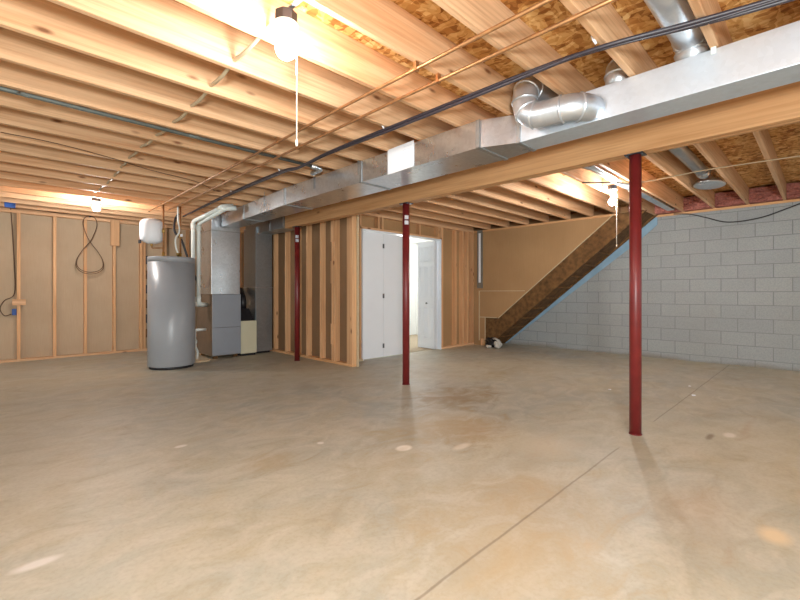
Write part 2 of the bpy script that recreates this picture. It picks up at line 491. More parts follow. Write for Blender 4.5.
# white room beyond the doors
bm = NB(); box(bm, XST+.11, XBW, YD+.1, 7.7, -.01, .006)
tag(obj('trim_6', bm, HALLFLOOR), 'beige floor of the white room beyond the folding doors', kind='structure')
bm = NB(); box(bm, XST+.11, XBW, 7.6, 7.7, 0, 2.42)
tag(obj('wall_hall', bm, WALLWHITE), 'bright white wall of the room beyond the folding doors', kind='structure')
bm = NB(); box(bm, XST+.11, XBW, YD+.12, 7.6, 2.40, 2.42)
tag(obj('ceiling_hall', bm, WALLWHITE), 'white ceiling of the room beyond the folding doors', kind='structure')
bm = NB(); box(bm, XST+.11, DX0-.05, YD+.105, YD+.12, 0, 2.4); box(bm, DX1+.05, XBW, YD+.105, YD+.12, 0, 2.4); box(bm, DX0-.05, DX1+.05, YD+.105, YD+.12, DH+.05, 2.4)
tag(obj('trim_7', bm, WALLWHITE), 'white inner face of the wall around the folding doors', kind='structure')
bm = NB(); box(bm, XBW-.02, XBW, YD+.12, 7.6, 0, 2.4); box(bm, XST+.11, XST+.13, YD+.12, 7.6, 0, 2.4)
tag(obj('trim_8', bm, WALLWHITE), 'white side walls of the room beyond the folding doors', kind='structure')

# stair wall
SL = .823
up = lambda y: .612+SL*(4.646-y)
lo = lambda y: up(y)-.38
bm = NB()
ytop = 4.646-(2.42-.612)/SL
prism(bm, [(YD, 0), (YD, 2.42), (ytop, 2.42), (4.673, .59), (5.0, .59), (5.0, 0)], 'x', XS, XS+.012)
wt = tag(obj('wall_stair', bm, KRAFT_TAN), 'brown board wall above the stair stringer', kind='structure')
bm = NB(); box(bm, XS-.012, XS, 4.09, 5.16, 1.137, 1.15); obj('seam_edge', bm, TAPE, wt)
bm = NB(); box(bm, XS-.012, XS, 4.72, 5.16, .585, .603); obj('seam_edge', bm, TAPE, wt)
bm = NB(); box(bm, XS-.012, XS, 4.99, 5.008, .12, .59); obj('seam_edge', bm, TAPE, wt)
bm = NB(); box(bm, XS-.014, XS, 5.135, 5.155, .1, 1.15); obj('seam_edge', bm, TAPE, wt)
bm = NB(); prism(bm, [(4.68, up(4.68)-.002), (4.68, up(4.68)+.016), (ytop+.02, up(ytop+.02)+.016), (ytop+.02, up(ytop+.02)-.002)], 'x', XS-.014, XS); obj('seam_edge', bm, TAPE, wt)
bm = NB(); box(bm, XS-.02, XS, 5.06, 5.19, 1.2, 2.42); obj('corner_flashing', bm, FLASH, wt)
bm = NB(); box(bm, XS-.026, XS-.02, 5.10, 5.15, 1.32, 2.36); tag(obj('white_strip', bm, PAPER, wt), 'narrow white strip on blue grey flashing')
bm = NB(); box(bm, XS-.03, XS+.03, 5.03, 5.09, 0, .14); obj('stub_post', bm, WZ, wt)
bm = NB(); box(bm, XS-.01, XS+.09, ytop, YD, 2.385, 2.42); obj('top_plate', bm, WY, wt)

# staircase
st = thing('staircase', (7.78, 4.2, 0), 'enclosed wooden staircase seen from below, rising along the block wall', 'staircase')
yb, yt = 5.0, 1.95
def stringer(x0, x1):
    bm = NB(); yz = 4.646-(.38-.612)/SL*-1
    y_foot = 4.646+(.612-.38)/SL
    prism(bm, [(y_foot, 0), (yb, 0), (yb, up(yb)), (ytop, 2.418), (ytop-.38/SL, 2.418)], 'x', x0, x1)
    return bm
obj('stringer', stringer(XS+.012, XS+.05), STAIRWOOD, st); obj('stringer', stringer(XBW-.06, XBW-.022), STAIRWOOD, st)
bm = NB()
prism(bm, [(4.9, lo(4.9)+.03), (4.9, lo(4.9)+.048), (ytop-.38/SL+.07, 2.418), (ytop-.38/SL+.05, 2.418)], 'x', XS+.05, XBW-.06)
obj('soffit_board', bm, STAIRWOOD, st)
n = 9
for i in range(n):
    z = .2*(i+1); y = 4.95-i*.2/SL
    if z > 2.2: break
    bm = NB(); box(bm, XS+.05, XBW-.06, y-.26, y, z-.03+.02, z+.02); obj('tread', bm, STAIRWOOD, st)
bm = NB(); prism(bm, [(5.0, up(5.0)), (5.0, .585), (4.68, .585)], 'x', XS+.0125, XS+.03); obj('gusset', bm, STAIRWOOD, st)

bm = NB()
f = lambda y: lo(y)
prism(bm, [(4.93, 0.0), (4.90, 0), (2.3, f(2.3)-.17), (2.0, f(2.0)-.15), (2.0, f(2.0)+.03), (4.8, f(4.8)+.03)], 'x', XBW-.012, XBW-.001)
tag(obj('trim_9', bm, BLUEPAINT), 'light blue diagonal band on the block wall under the stair', kind='structure')

# ------------------------------------------------------------------ joists
ords = ['first','second','third','fourth','fifth','sixth','seventh','eighth','ninth','tenth','eleventh','twelfth','thirteenth','fourteenth','fifteenth','sixteenth','seventeenth','eighteenth','nineteenth','twentieth']
def joist_mesh(x0, x1):
    bm = NB(); box(bm, x0, x1, 0, .038, JB, JT)
    bmesh.ops.translate(bm, verts=bm.verts, vec=(0, 0, -JB))
    ed = [e for e in bm.edges if e.calc_face_angle(0) > .6]
    bmesh.ops.bevel(bm, geom=ed, offset=.003, segments=1, affect='EDGES')
    me = bpy.data.meshes.new('ceiling_joist'); bm.to_mesh(me); bm.free(); me.materials.append(WX); return me
mL, mR, mRs = joist_mesh(-3, 3.605), joist_mesh(3.61, XBW+.1), joist_mesh(3.61, XS+.07)
for k, y in enumerate(JY):
    kk = k-5                     # joist 3 lies just before the near bulb, joist 4 just behind it
    if kk >= -5:
        o = bpy.data.objects.new('ceiling_joist', mL); COL.objects.link(o); o.location = (0, y, JB)
        if kk <= 3: lab = 'pine ceiling joist left of the beam, %s on the camera side of the near bulb' % ords[3-kk]
        else: lab = 'pine ceiling joist left of the beam, %s beyond the near bulb toward the far wall' % ords[kk-4]
        tag(o, lab, 'joist', 'ceiling joists left of the beam')
    if -2 <= kk and y < 5.2:
        sh = kk > 4
        o = bpy.data.objects.new('ceiling_joist', mRs if sh else mR); COL.objects.link(o); o.location = (0, y-.019, JB)
        if kk <= 4: lab = 'ceiling joist ending on the block wall, %s from the staircase' % ords[4-kk]
        else: lab = 'ceiling joist ending on the stair wall, %s from the upper end of the stair' % ords[kk-5]
        tag(o, lab, 'joist', 'ceiling joists behind the beam')

# pink insulation in the bays above the block wall
for k in range(3, 10):
    y0, y1 = JY[k]+.021, JY[k+1]-.021
    bm = NB(); box(bm, 7.98, XBW+.095, y0, y1, 2.425, 2.63)
    bmesh.ops.subdivide_edges(bm, edges=bm.edges, cuts=7, use_grid_fill=True)
    for v in bm.verts:
        if v.co.x < 8.0: v.co.x += random.uniform(-.025, .02)
        v.co.z += random.uniform(-.006, .006) if v.co.z > 2.44 else 0
    o = obj('insulation_batt', bm, PINK, loc=(8.1, (y0+y1)/2, 2.425))
    tag(o, 'pink insulation batt above the block wall, %s bay from the staircase' % ords[9-k], 'insulation', 'pink insulation batts above the block wall')

# ------------------------------------------------------------------ beam and columns
bt = thing('support_beam', (3.61, 2.5, 2.18), 'long built-up wooden beam resting on the three red columns', 'beam')
YB0, YB1 = -2.5, 6.33
for i in range(3):
    x0 = XB0+i*.0385
    bm = NB(); box(bm, x0, x0+.038, YB0, YB1, 2.18+.002*(i % 2), 2.418); obj('beam_ply', bm, WY, bt, .003)
def column(y, label):
    c = thing('support_column', (3.61, y, 0), label, 'column', 'red steel support columns')
    bm = NB(); tube(bm, [(3.61, y, .006), (3.61, y, 2.172)], .0425, 28); obj('post', bm, RED, c)
    bm = NB(); box(bm, 3.555, 3.667, y-.065, y+.065, 2.171, 2.18); obj('cap_plate', bm, DARKMETAL, c)
    bm = NB(); lathe(bm, [(.0, 0), (.047, 0), (.047, .006), (0, .006)], (3.61, y, 0), 28); obj('base_plate', bm, RED, c)
    for sx in (-.054, .054):
        bm = NB(); tube(bm, [(3.575, y+sx, 2.162), (3.575, y+sx, 2.171)], .009, 6); obj('bolt', bm, HINGE, c)
    return c
c1 = column(1.04, 'nearest red steel column, tallest in view, in front of the block wall')
c2 = column(3.55, 'middle red steel column standing in front of the white folding doors')
c3 = column(6.03, 'farthest red steel column, in front of the exposed studs by the furnace')
def sticker(c, y, z0, z1):
    bm = NB(); a0 = math.radians(200)
    for zz0, zz1 in ((z0, (z0+z1)/2-.008), ((z0+z1)/2+.008, z1)):
        A = []; B = []
        for k in range(9):
            a = a0+math.radians(70)*k/8
            A.append(bm.verts.new((3.61+0.0432*math.cos(a), y+0.0432*math.sin(a), zz0))); B.append(bm.verts.new((3.61+0.0432*math.cos(a), y+0.0432*math.sin(a), zz1)))
        for k in range(8): bm.faces.new((A[k], A[k+1], B[k+1], B[k]))
    bmesh.ops.solidify(bm, geom=bm.faces, thickness=.0006)
    tag(obj('paper_label', bm, PAPER, c), 'white sticker in two halves')
sticker(c2, 3.55, 1.92, 2.03); sticker(c3, 6.03, 1.925, 2.035)

# ------------------------------------------------------------------ supply trunk
ZB, ZT = 2.203, 2.412
tr = thing('supply_duct', (2.85, 3, ZB), 'long rectangular galvanized trunk duct hung beside the beam', 'duct')
bm = NB(); box(bm, 2.785, 3.02, -1.6, 1.58, ZB, ZT); obj('narrow_section', bm, GALV_LIGHT, tr, .003)
bm = NB(); hexa(bm, [(2.785,1.58,ZB), (3.02,1.58,ZB), (3.06,1.85,ZB), (2.665,1.85,ZB)], [(2.785,1.58,ZT), (3.02,1.58,ZT), (3.06,1.85,ZT), (2.665,1.85,ZT)]); obj('transition', bm, GALV, tr)
def xf(y): return 2.662+max(0, y-4.7)*.06
for a, b in ((1.85, 3.25), (3.25, 4.75), (4.75, 6.1), (6.1, 7.06)):
    bm = NB(); hexa(bm, [(xf(a),a,ZB), (3.06,a,ZB), (3.06,b,ZB), (xf(b),b,ZB)], [(xf(a),a,ZT), (3.06,a,ZT), (3.06,b,ZT), (xf(b),b,ZT)]); obj('wide_section', bm, GALV, tr)
for y in (1.85, 3.25, 4.75, 6.1):
    bm = NB(); x = xf(y)-.007
    box(bm, x, x+.008, y-.018, y+.018, ZB-.004, ZT); box(bm, x, 3.065, y-.018, y+.018, ZB-.006, ZB); obj('seam_cleat', bm, GALV_DULL, tr)
bm = NB(); box(bm, 2.777, 2.787, 1.565, 1.595, ZB-.004, ZT); box(bm, 2.777, 3.025, 1.565, 1.595, ZB-.006, ZB); obj('seam_cleat', bm, GALV_DULL, tr)
for y in (.42, 3.28, 4.08, 5.35):
    bm = NB(); x = (2.785 if y < 1.5 else xf(y))-.008
    box(bm, x, x+.003, y-.012, y+.012, ZT-.13 if y > 1 else ZT-.03, JB+.05); obj('hanger_strap', bm, PVC if y < 1 else GALV_DULL, tr)
# paper hung on the trunk
bm = NB(); hexa(bm, [(xf(2.85)-.006,2.85,2.195), (xf(2.85)-.002,2.85,2.195), (xf(2.52)-.002,2.52,2.205), (xf(2.52)-.006,2.52,2.205)],
                   [(xf(2.85)-.006,2.85,2.425), (xf(2.85)-.002,2.85,2.425), (xf(2.52)-.002,2.52,2.432), (xf(2.52)-.006,2.52,2.432)])
pp = tag(obj('paper_sheet', bm, PAPER), 'white paper sheet fixed to the side of the long trunk duct', 'paper')
for z in (2.40, 2.372, 2.344, 2.25, 2.23):
    bm = NB(); box(bm, xf(2.6)-.0065, xf(2.6)-.0055, 2.545, 2.68-random.random()*.04, z, z+.004); obj('printed_line', bm, PAPERBLUE, pp)

# ------------------------------------------------------------------ round ducts left of the beam
def round_duct(name, pts, r, label, seams, bend=.16, n=8, ends=None, adj=None):
    t = thing(name, pts[0], label, 'duct')
    P = bend_path(pts, bend, n)
    bm = NB(); tube(bm, P, r, 24); obj('pipe', bm, GALV_MID, t)
    for i in seams:
        if 0 < i < len(P)-1:
            d = (P[i+1]-P[i-1]).normalized()
            bm = NB(); tube(bm, [P[i]-d*.009, P[i]-d*.004, P[i]+d*.004, P[i]+d*.009], [r+.001, r+.007, r+.007, r+.001], 24); obj('crimp_ring', bm, GALV_MID, t)
    return t
rd = round_duct('round_duct', [(2.86,1.04,2.29), (2.67,1.10,2.29), (2.62,1.44,2.29), (2.64,1.45,2.535), (2.95,1.43,2.545), (3.55,1.43,2.545)], .083,
    'round galvanized elbow duct curling off the side of the trunk into the joists', [4, 9, 12, 15, 18, 22, 26], .15)
rd2 = round_duct('round_duct', [(2.885,.93,2.40), (2.885,.935,2.545), (3.6,.94,2.545)], .075, 'short grey round elbow rising from the top of the trunk duct behind the curled elbow', [2, 6, 10], .13)
rd3 = round_duct('round_duct', [(2.885,.53,2.40), (2.885,.535,2.55), (0.6,.55,2.55)], .085, 'large round duct leaving the trunk top through the nearest joist bay', [1, 5, 8], .10)

# ducts beyond the beam
st2 = thing('stack_duct', (6.0, 1.76, 2.43), 'flat shiny rectangular duct running between the joists above the far bulb', 'duct')
for a, b in ((3.75, 5.7), (5.7, 7.85)):
    bm = NB(); box(bm, a, b, 1.69, 1.79, 2.425, 2.50); obj('duct_section', bm, GALV, st2, .003)
bm = NB(); box(bm, 5.68, 5.72, 1.686, 1.794, 2.421, 2.504); obj('seam_cleat', bm, GALV_DULL, st2)
bm = NB(); box(bm, 5.95, 6.02, 1.68, 1.799, 2.419, 2.507); obj('seam_cleat', bm, PVC, st2)
br = thing('branch_duct', (5.0, 1.03, 2.53), 'round galvanized branch duct with a register boot, between joists in front of the block wall', 'duct')
bm = NB(); tube(bm, [(3.8,1.04,2.55), (6.05,1.03,2.55)], .065, 20); obj('pipe', bm, GALV_DULL, br)
bm = NB(); tube(bm, [(6.05,1.03,2.55), (6.15,1.03,2.55), (6.2,1.03,2.55)], [.068, .075, .07], 20); obj('crimp_ring', bm, GALV, br)
bm = NB()
prof = [(0, .10), (.07, .10), (.10, .07), (.155, .02), (.17, .005), (.17, -.004), (.15, -.01), (0, -.012)]
lathe(bm, prof[::-1], (0,0,0), 28)
bmesh.ops.scale(bm, verts=bm.verts, vec=(1.55, .98, 1.1)); bmesh.ops.translate(bm, verts=bm.verts, vec=(6.46, 1.02, 2.455))
obj('register_boot', bm, GALV, br)
bm = NB(); tube(bm, [(5.6,1.62,2.412), (5.3,1.78,2.412), (5.05,2.03,2.412)], .008, 6)
tag(obj('strap', bm, DARKMETAL), 'thin dark strap crossing the bay beside the flat shiny duct', 'strap')

# ------------------------------------------------------------------ light fixtures
def fixture(x, y, label, mat, r, zc, chain, bay0, bay1):
    t = thing('light_fixture', (x, y, JB), label, 'light', 'bare bulb pull chain lights')
    bm = NB(); box(bm, x-.012, x+.012, bay0, bay1, 2.462, 2.468); obj('hanger_bar', bm, GALV_DULL, t)
    bm = NB(); lathe(bm, [(0, 2.405), (.052, 2.405), (.055, 2.41), (.055, 2.455), (.05, 2.46), (0, 2.46)], (x, y, 0), 8)
    for f in bm.faces: f.smooth = False
    obj('junction_box', bm, DARKMETAL, t)
    bm = NB(); lathe(bm, [(0, 2.36), (.024, 2.36), (.026, 2.375), (.045, 2.39), (.058, 2.398), (.058, 2.405), (0, 2.405)], (x, y, 0), 24); obj('lampholder', bm, PVC, t)
    bm = NB()
    pr = [(0, zc-r)]
    for k in range(1, 12):
        a = -math.pi/2+math.pi*k/14
        pr.append((r*math.cos(a), zc+r*math.sin(a)))
    pr += [(r*.45, zc+r*1.12), (.02, 2.362), (0, 2.362)]
    lathe(bm, pr, (x, y, 0), 24); obj('bulb', bm, mat, t)
    if chain:
        cx, cy = x+.035, y-.04
        bm = NB(); tube(bm, smooth_path([(x+.03, y-.034, 2.39), (cx, cy, 2.33), (cx+.001, cy, 2.0), (cx, cy, chain)], 4), .0035, 6)
        pc = obj('pull_chain', bm, CORD, t)
        bm = NB(); lathe(bm, [(0, -.02), (.005, -.018), (.008, -.005), (.005, .012), (0, .015)], (cx, cy, chain), 10); obj('chain_knob', bm, CORD, pc)
        bm = NB(); lathe(bm, [(0, -.012), (.006, -.004), (.006, .004), (0, .012)], (cx, cy, chain+.33), 8); obj('cord_knot', bm, CORD, pc)
    return t
fixture(1.04, 1.84, 'bare bulb with pull cord under the ceiling joists nearest the camera', BULB, .05, 2.285, 1.83, 1.66, 2.026)
b2y = JY[22]-.2 if len(JY) > 22 else 7.2
i2 = min(range(len(JY)-1), key=lambda i: abs((JY[i]+JY[i+1])/2-7.2))
fixture(1.13, (JY[i2]+JY[i2+1]+.038)/2, 'bare bulb under the joists near the left stud wall', BULBS, .045, 2.31, None, JY[i2]+.038, JY[i2+1])
fixture(5.64, 1.89, 'bare bulb with pull cord beyond the beam, beside the staircase', BULBS, .045, 2.25, 1.70, 1.802, 2.01)
def rear(x, y):
    i = min(range(len(JY)-1), key=lambda i: abs((JY[i]+JY[i+1])/2-y))
    fixture(x, (JY[i]+JY[i+1]+.038)/2, 'bare bulb under the joists behind the camera', BULB, .05, 2.30, None, JY[i]+.038, JY[i+1])

rear(-1.0, -1.0)

# ------------------------------------------------------------------ cables and pipes on the ceiling
def pipe_thing(name, pts, r, mat, label, cat, group=None, n=8, loc=None):
    bm = NB(); tube(bm, pts, r, n)
    return tag(obj(name, bm, mat, loc=loc or tuple(pts[0])), label, cat, group)
def line_thing(name, pts, label, cat, group=None): return thing(name, tuple(pts[0]), label, cat, group)
cpA = line_thing('copper_pipe', [(1.75,-1.6,2.395)], 'thin copper pipe under the joists, the one farther from the beam', 'pipe', 'copper water lines under the joists')
bm = NB(); tube(bm, [(1.75,-1.6,2.38), (1.752,2.4,2.38), (1.78,4.3,2.378), (1.83,7.45,2.38)], .0105, 10); obj('pipe', bm, COPPER, cpA)
cpB = line_thing('copper_pipe', [(1.95,-1.6,2.395)], 'thin copper pipe under the joists, the one nearer the beam', 'pipe', 'copper water lines under the joists')
bm = NB(); tube(bm, [(1.95,-1.6,2.38), (1.945,2.0,2.38), (1.97,4.6,2.378), (2.015,7.1,2.38)], .0105, 10); obj('pipe', bm, COPPER, cpB)
for c, xx in ((cpA, lambda y: 1.752+max(0, y-2.4)*.0155), (cpB, lambda y: 1.945+max(0, y-2)*.0135)):
    for y in (JY[8]+.02, JY[12]+.02, JY[16]+.02):
        bm = NB(); box(bm, xx(y)-.014, xx(y)+.014, y-.009, y+.009, 2.368, 2.42); obj('pipe_clip', bm, COPPER, c)
cb = line_thing('cable_bundle', [(2.3,2,2.395)], 'thick black cable bundle clipped under the joists beside the trunk duct', 'cable')
base = [(2.80,-1.4,2.40), (2.62,-.5,2.40), (2.49,.15,2.392), (2.42,.45,2.392), (2.29,.84,2.385), (2.28,1.22,2.395), (2.263,2.3,2.39), (2.255,3.2,2.392), (2.25,3.7,2.362), (2.247,4.1,2.388), (2.28,5.45,2.397), (2.33,6.6,2.395), (2.38,7.6,2.395)]
P = smooth_path(base, 8)
for ph, rr in ((0, .0115), (math.pi, .0105), (math.pi*.55, .007)):
    bm = NB(); Q = [p+Vector((math.cos(i*.11+ph)*.011, 0, math.sin(i*.11+ph)*.010)) for i, p in enumerate(P)]
    tube(bm, Q, rr, 8); obj('strand', bm, CABLE, cb)
for y, x in ((.84, 2.29), (2.45, 2.262), (4.08, 2.25), (5.38, 2.28)):
    bm = NB(); tube(bm, [(x-.02, y, 2.40), (x-.028, y+.01, 2.425), (x-.03, y+.02, 2.45)], [.006, .008, .004], 6); tag(obj('cable_clip', bm, PAPER, cb), 'white cable clip')
# grey pipe along the joists
gp = line_thing('gas_pipe', [(0,3.67,2.395)], 'grey iron pipe running along the joists toward the trunk duct', 'pipe')
bm = NB(); tube(bm, [(-2.6,3.68,2.405), (2.42,3.71,2.405)], .0145, 12); obj('pipe', bm, IRON, gp)
bm = NB(); tube(bm, [(1.2,3.702,2.405), (1.21,3.702,2.405), (1.27,3.702,2.405), (1.28,3.702,2.405)], [.0145,.0148,.0148,.0145], 12); obj('coupling', bm, IRON, gp)
bm = NB(); tube(bm, bend_path([(2.38,3.71,2.405), (2.52,3.72,2.40), (2.55,3.95,2.41)], .05), .024, 12); obj('flexible_connector', bm, GALV, gp)
bm = NB(); tube(bm, [(2.40,3.71,2.405), (2.42,3.71,2.405), (2.46,3.71,2.397)], [.024,.032,.026], 8); obj('fitting', bm, GALV, gp)
bm = NB(); tube(bm, [(.16,3.66,2.40), (.15,3.62,2.372), (.20,3.56,2.345)], [.006,.008,.006], 6); obj('pipe_hook', bm, IRON, gp)
# light cable threaded through the joists between the bulbs
def through(name, x, y0, y1, z, mat, r, label):
    pts = []; n = int((y1-y0)/.1)
    for i in range(n+1):
        y = y0+(y1-y0)*i/n
        pts.append((x+.02*math.sin(y*2.3), y, z-.018*abs(math.sin((y-JY[0])/.4064*math.pi))))
    return pipe_thing(name, smooth_path(pts, 2), r, mat, label, 'cable')
through('lamp_cable', 1.05, 2.03, 6.9, 2.462, ROMEX, .011, 'pale cable threaded through the joists from the near bulb to the left wall bulb')
pipe_thing('lamp_cable', smooth_path([(.95,1.80,2.46), (.93,1.72,2.62), (.92,1.66,2.50), (.80,1.45,2.60), (.7,1.28,2.55)], 6), .005, ROMEX, 'pale cable rising into the bay beside the near bulb', 'cable')
pipe_thing('ceiling_wire', smooth_path([(.09,4.72,2.41), (.45,4.74,2.412), (.9,4.86,2.405), (1.25,5.05,2.41), (1.75,5.2,2.412), (2.1,5.5,2.41)], 6), .004, BROWNWIRE, 'thin dark wire stapled across the joists toward the water heater', 'cable')
pipe_thing('ceiling_wire', smooth_path([(3.75,1.95,2.41), (4.6,1.75,2.405), (5.3,1.72,2.41), (5.53,1.49,2.412), (5.46,.94,2.41), (5.51,.46,2.412), (5.56,.0,2.41), (5.6,-.6,2.41)], 6), .0065, ROMEX, 'pale cable running across the joists in front of the block wall', 'cable')
pipe_thing('wall_wire', smooth_path([(8.06,1.75,2.40), (8.085,1.53,2.37), (8.095,1.32,2.29), (8.095,1.04,2.185), (8.095,.67,2.205), (8.095,.35,2.31), (8.07,.1,2.39), (8.05,-.3,2.41)], 6), .008, BLACK, 'black cable sagging across the top of the block wall', 'cable')
# small hangers at the ends of the joists on the stair wall
for y in JY[10:14]:
    pass

# ------------------------------------------------------------------ left wall odds and ends
cx, cy = 1.31, YL-.05
P = []
for i in range(121):
    a = i/120*2*math.pi*2
    k = i/120
    w = .17+.02*math.sin(i*.2)+.02*k
    h = .40+.02*k
    t = a
    P.append((cx+w*math.sin(2*t/2)*(1 if math.cos(t/2) < 0 else .62)*1.0, cy-.012*math.sin(t*1.5)-.006*k, 0))
P = []
for i in range(161):
    u = i/160*4*math.pi            # two turns of a tall figure eight
    s_ = math.sin(u)
    c_ = math.cos(u)
    turn = i/160
    zz = 2.0+ .45*c_ if c_ > 0 else 2.0+(.52+.06*turn)*c_
    wd_ = .10 if c_ > 0 else .19+.02*turn
    P.append((cx+wd_*math.sin(2*u)*.98*(1 if True else 1), cy-.014*math.sin(u+.5), zz))
bm = NB(); tube(bm, smooth_path(P[::4], 5), .006, 6)
ck = tag(obj('cable_coil', bm, BROWNWIRE, loc=(cx, cy, 2.4)), 'brown cable looped in a figure eight, hanging on the left stud wall', 'cable')
bm = NB(); box(bm, cx-.012, cx+.012, cy-.02, YL+.005, 2.43, 2.445)
obj('nail', bm, DARKMETAL, ck)

def outlet_box(x, y, z, w, h, label, name='outlet_box'):
    t = thing(name, (x, y, z), label, 'box')
    bm = NB(); box(bm, x-w/2, x+w/2, y-.055, y, z-h/2, z-h/2+.004); box(bm, x-w/2, x+w/2, y-.055, y, z+h/2-.004, z+h/2)
    box(bm, x-w/2, x-w/2+.004, y-.055, y, z-h/2, z+h/2); box(bm, x+w/2-.004, x+w/2, y-.055, y, z-h/2, z+h/2); box(bm, x-w/2, x+w/2, y-.004, y, z-h/2, z+h/2)
    obj('body', bm, BLUEBOX, t)
    bm = NB(); box(bm, x-w/2+.02, x+w/2-.02, y-.05, y-.047, z+h/2-.012, z+h/2-.004); obj('mounting_tab', bm, BLUEBOX, t)
    bm = NB(); box(bm, x-w/2+.02, x+w/2-.02, y-.05, y-.047, z-h/2+.004, z-h/2+.012); obj('mounting_tab', bm, BLUEBOX, t)
    return t
outlet_box(.26, 8.41, 2.383, .12, .07, 'blue plastic box under the joists near the top of the left stud wall', 'junction_box')
outlet_box(.335, YL+.085, .795, .055, .10, 'blue plastic outlet box low on the left stud wall')
pipe_thing('wall_wire', smooth_path([(.29,YL+.0,2.45), (.31,YL+.07,2.2), (.335,YL+.075,1.6), (.34,YL+.07,1.1), (.22,YL+.06,.98), (.17,YL+.06,.85), (.22,YL+.06,.74), (.30,YL+.06,.76)], 6), .007, BROWNWIRE, 'dark cable dropping along the left wall stud to the lower blue box', 'cable')
pipe_thing('wall_wire', smooth_path([(-1.0,YL-.02,2.50), (0,YL-.02,2.505), (.24,YL-.03,2.50), (.5,YL-.02,2.47), (.9,YL-.015,2.45), (1.15,YL-.01,2.475), (1.9,YL-.015,2.47), (2.4,YL-.02,2.5)], 6), .007, BROWNWIRE, 'dark cable running along the top of the left stud wall', 'cable')

# ------------------------------------------------------------------ water heater
WHx, WHy, WHr = 1.985, 6.86, .315
wh = thing('water_heater', (WHx, WHy, 0), 'tall grey cylindrical water heater standing left of the furnace', 'water heater')
bm = NB(); lathe(bm, [(0,0), (WHr-.025,0), (WHr-.025,.035), (0,.035)], (WHx,WHy,0), 56); obj('base_ring', bm, BLACK, wh)
bm = NB(); lathe(bm, [(0,.035), (WHr-.006,.035), (WHr,.045), (WHr,1.55), (0,1.55)], (WHx,WHy,0), 64); obj('tank_jacket', bm, TANKGREY, wh)
bm = NB(); lathe(bm, [(0,1.55), (WHr,1.55), (WHr,1.618), (WHr-.008,1.626), (WHr-.06,1.63), (0,1.635)], (WHx,WHy,0), 64); obj('top_cap', bm, TANKGREY, wh)
for x, y in ((1.865, 6.83), (2.095, 6.83)):
    bm = NB(); lathe(bm, [(0,1.61), (.028,1.61), (.028,1.64), (.02,1.65), (.02,1.70), (0,1.70)], (x,y,0), 16); obj('nipple', bm, BRASS, wh)
bm = NB(); lathe(bm, [(0,1.61), (.018,1.61), (.018,1.66), (.026,1.66), (.026,1.69), (0,1.69)], (2.03,6.72,0), 12); obj('relief_valve', bm, BRASS, wh)
bm = NB(); box(bm, WHx-.2, WHx-.1, WHy-WHr+.02, WHy-WHr+.06, .2, .26)
bm.free()
hp = thing('water_pipe', (1.865,6.83,1.7), 'copper riser on the left of the water heater top, joined to the expansion tank', 'pipe', 'water heater risers')
bm = NB(); tube(bm, bend_path([(1.865,6.83,1.69), (1.865,6.83,2.41), ], .03), .0125, 10); obj('pipe', bm, COPPER, hp)
bm = NB(); tube(bm, [(1.865,6.83,2.40), (1.825,6.83,2.40)], .0125, 10); obj('elbow', bm, COPPER, hp)
bm = NB(); tube(bm, bend_path([(1.865,6.83,1.76), (1.75,6.95,1.76), (1.75,6.98,1.80)], .02), .011, 10); obj('branch', bm, COPPER, hp)
bm = NB(); tube(bm, [(1.865,6.83,1.98), (1.865,6.83,2.01), (1.865,6.83,2.05)], [.017,.021,.017], 10); obj('valve', bm, BRASS, hp)
hp2 = thing('water_pipe', (2.095,6.83,1.7), 'copper riser on the right of the water heater top with a brass valve', 'pipe', 'water heater risers')
bm = NB(); tube(bm, [(2.095,6.83,1.69), (2.095,6.83,2.40)], .0125, 10); obj('pipe', bm, COPPER, hp2)
bm = NB(); tube(bm, [(2.095,6.83,2.395), (2.02,6.83,2.395)], .0125, 10); obj('elbow', bm, COPPER, hp2)
bm = NB(); tube(bm, [(2.095,6.83,1.92), (2.095,6.83,1.95), (2.095,6.83,1.98), (2.095,6.83,2.01)], [.016,.026,.026,.016], 10); vb = obj('valve', bm, BRASS, hp2)
bm = NB(); box(bm, 2.08, 2.11, 6.77, 6.80, 1.945, 1.985); tube(bm, [(2.095,6.83,1.965), (2.095,6.785,1.965)], .006, 6); obj('valve_handle', bm, PAPER, vb)
pipe_thing('flex_hose', smooth_path([(2.03,6.72,1.68), (2.0,6.72,1.78), (2.0,6.73,1.9), (2.06,6.76,2.02), (2.05,6.79,2.2), (2.05,6.80,2.39)], 6), .012, PVC, 'white flexible hose rising from the water heater top between the copper risers', 'hose')
et = thing('expansion_tank', (1.75,6.98,1.8), 'small white expansion tank hanging above the left side of the water heater', 'tank')
bm = NB(); lathe(bm, [(0,1.825), (.06,1.828), (.12,1.85), (.15,1.89), (.155,1.93), (.155,2.09), (.148,2.14), (.11,2.18), (.05,2.195), (0,2.197)], (1.75,6.98,0), 40); obj('shell', bm, WHITE, et)
bm = NB(); lathe(bm, [(0,1.79), (.018,1.79), (.018,1.825), (0,1.83)], (1.75,6.98,0), 12); obj('fitting', bm, BRASS, et)
bm = NB(); box(bm, 1.58, 1.605, 6.93, 7.0, 1.82, 1.87); obj('bracket', bm, DARKMETAL, et)

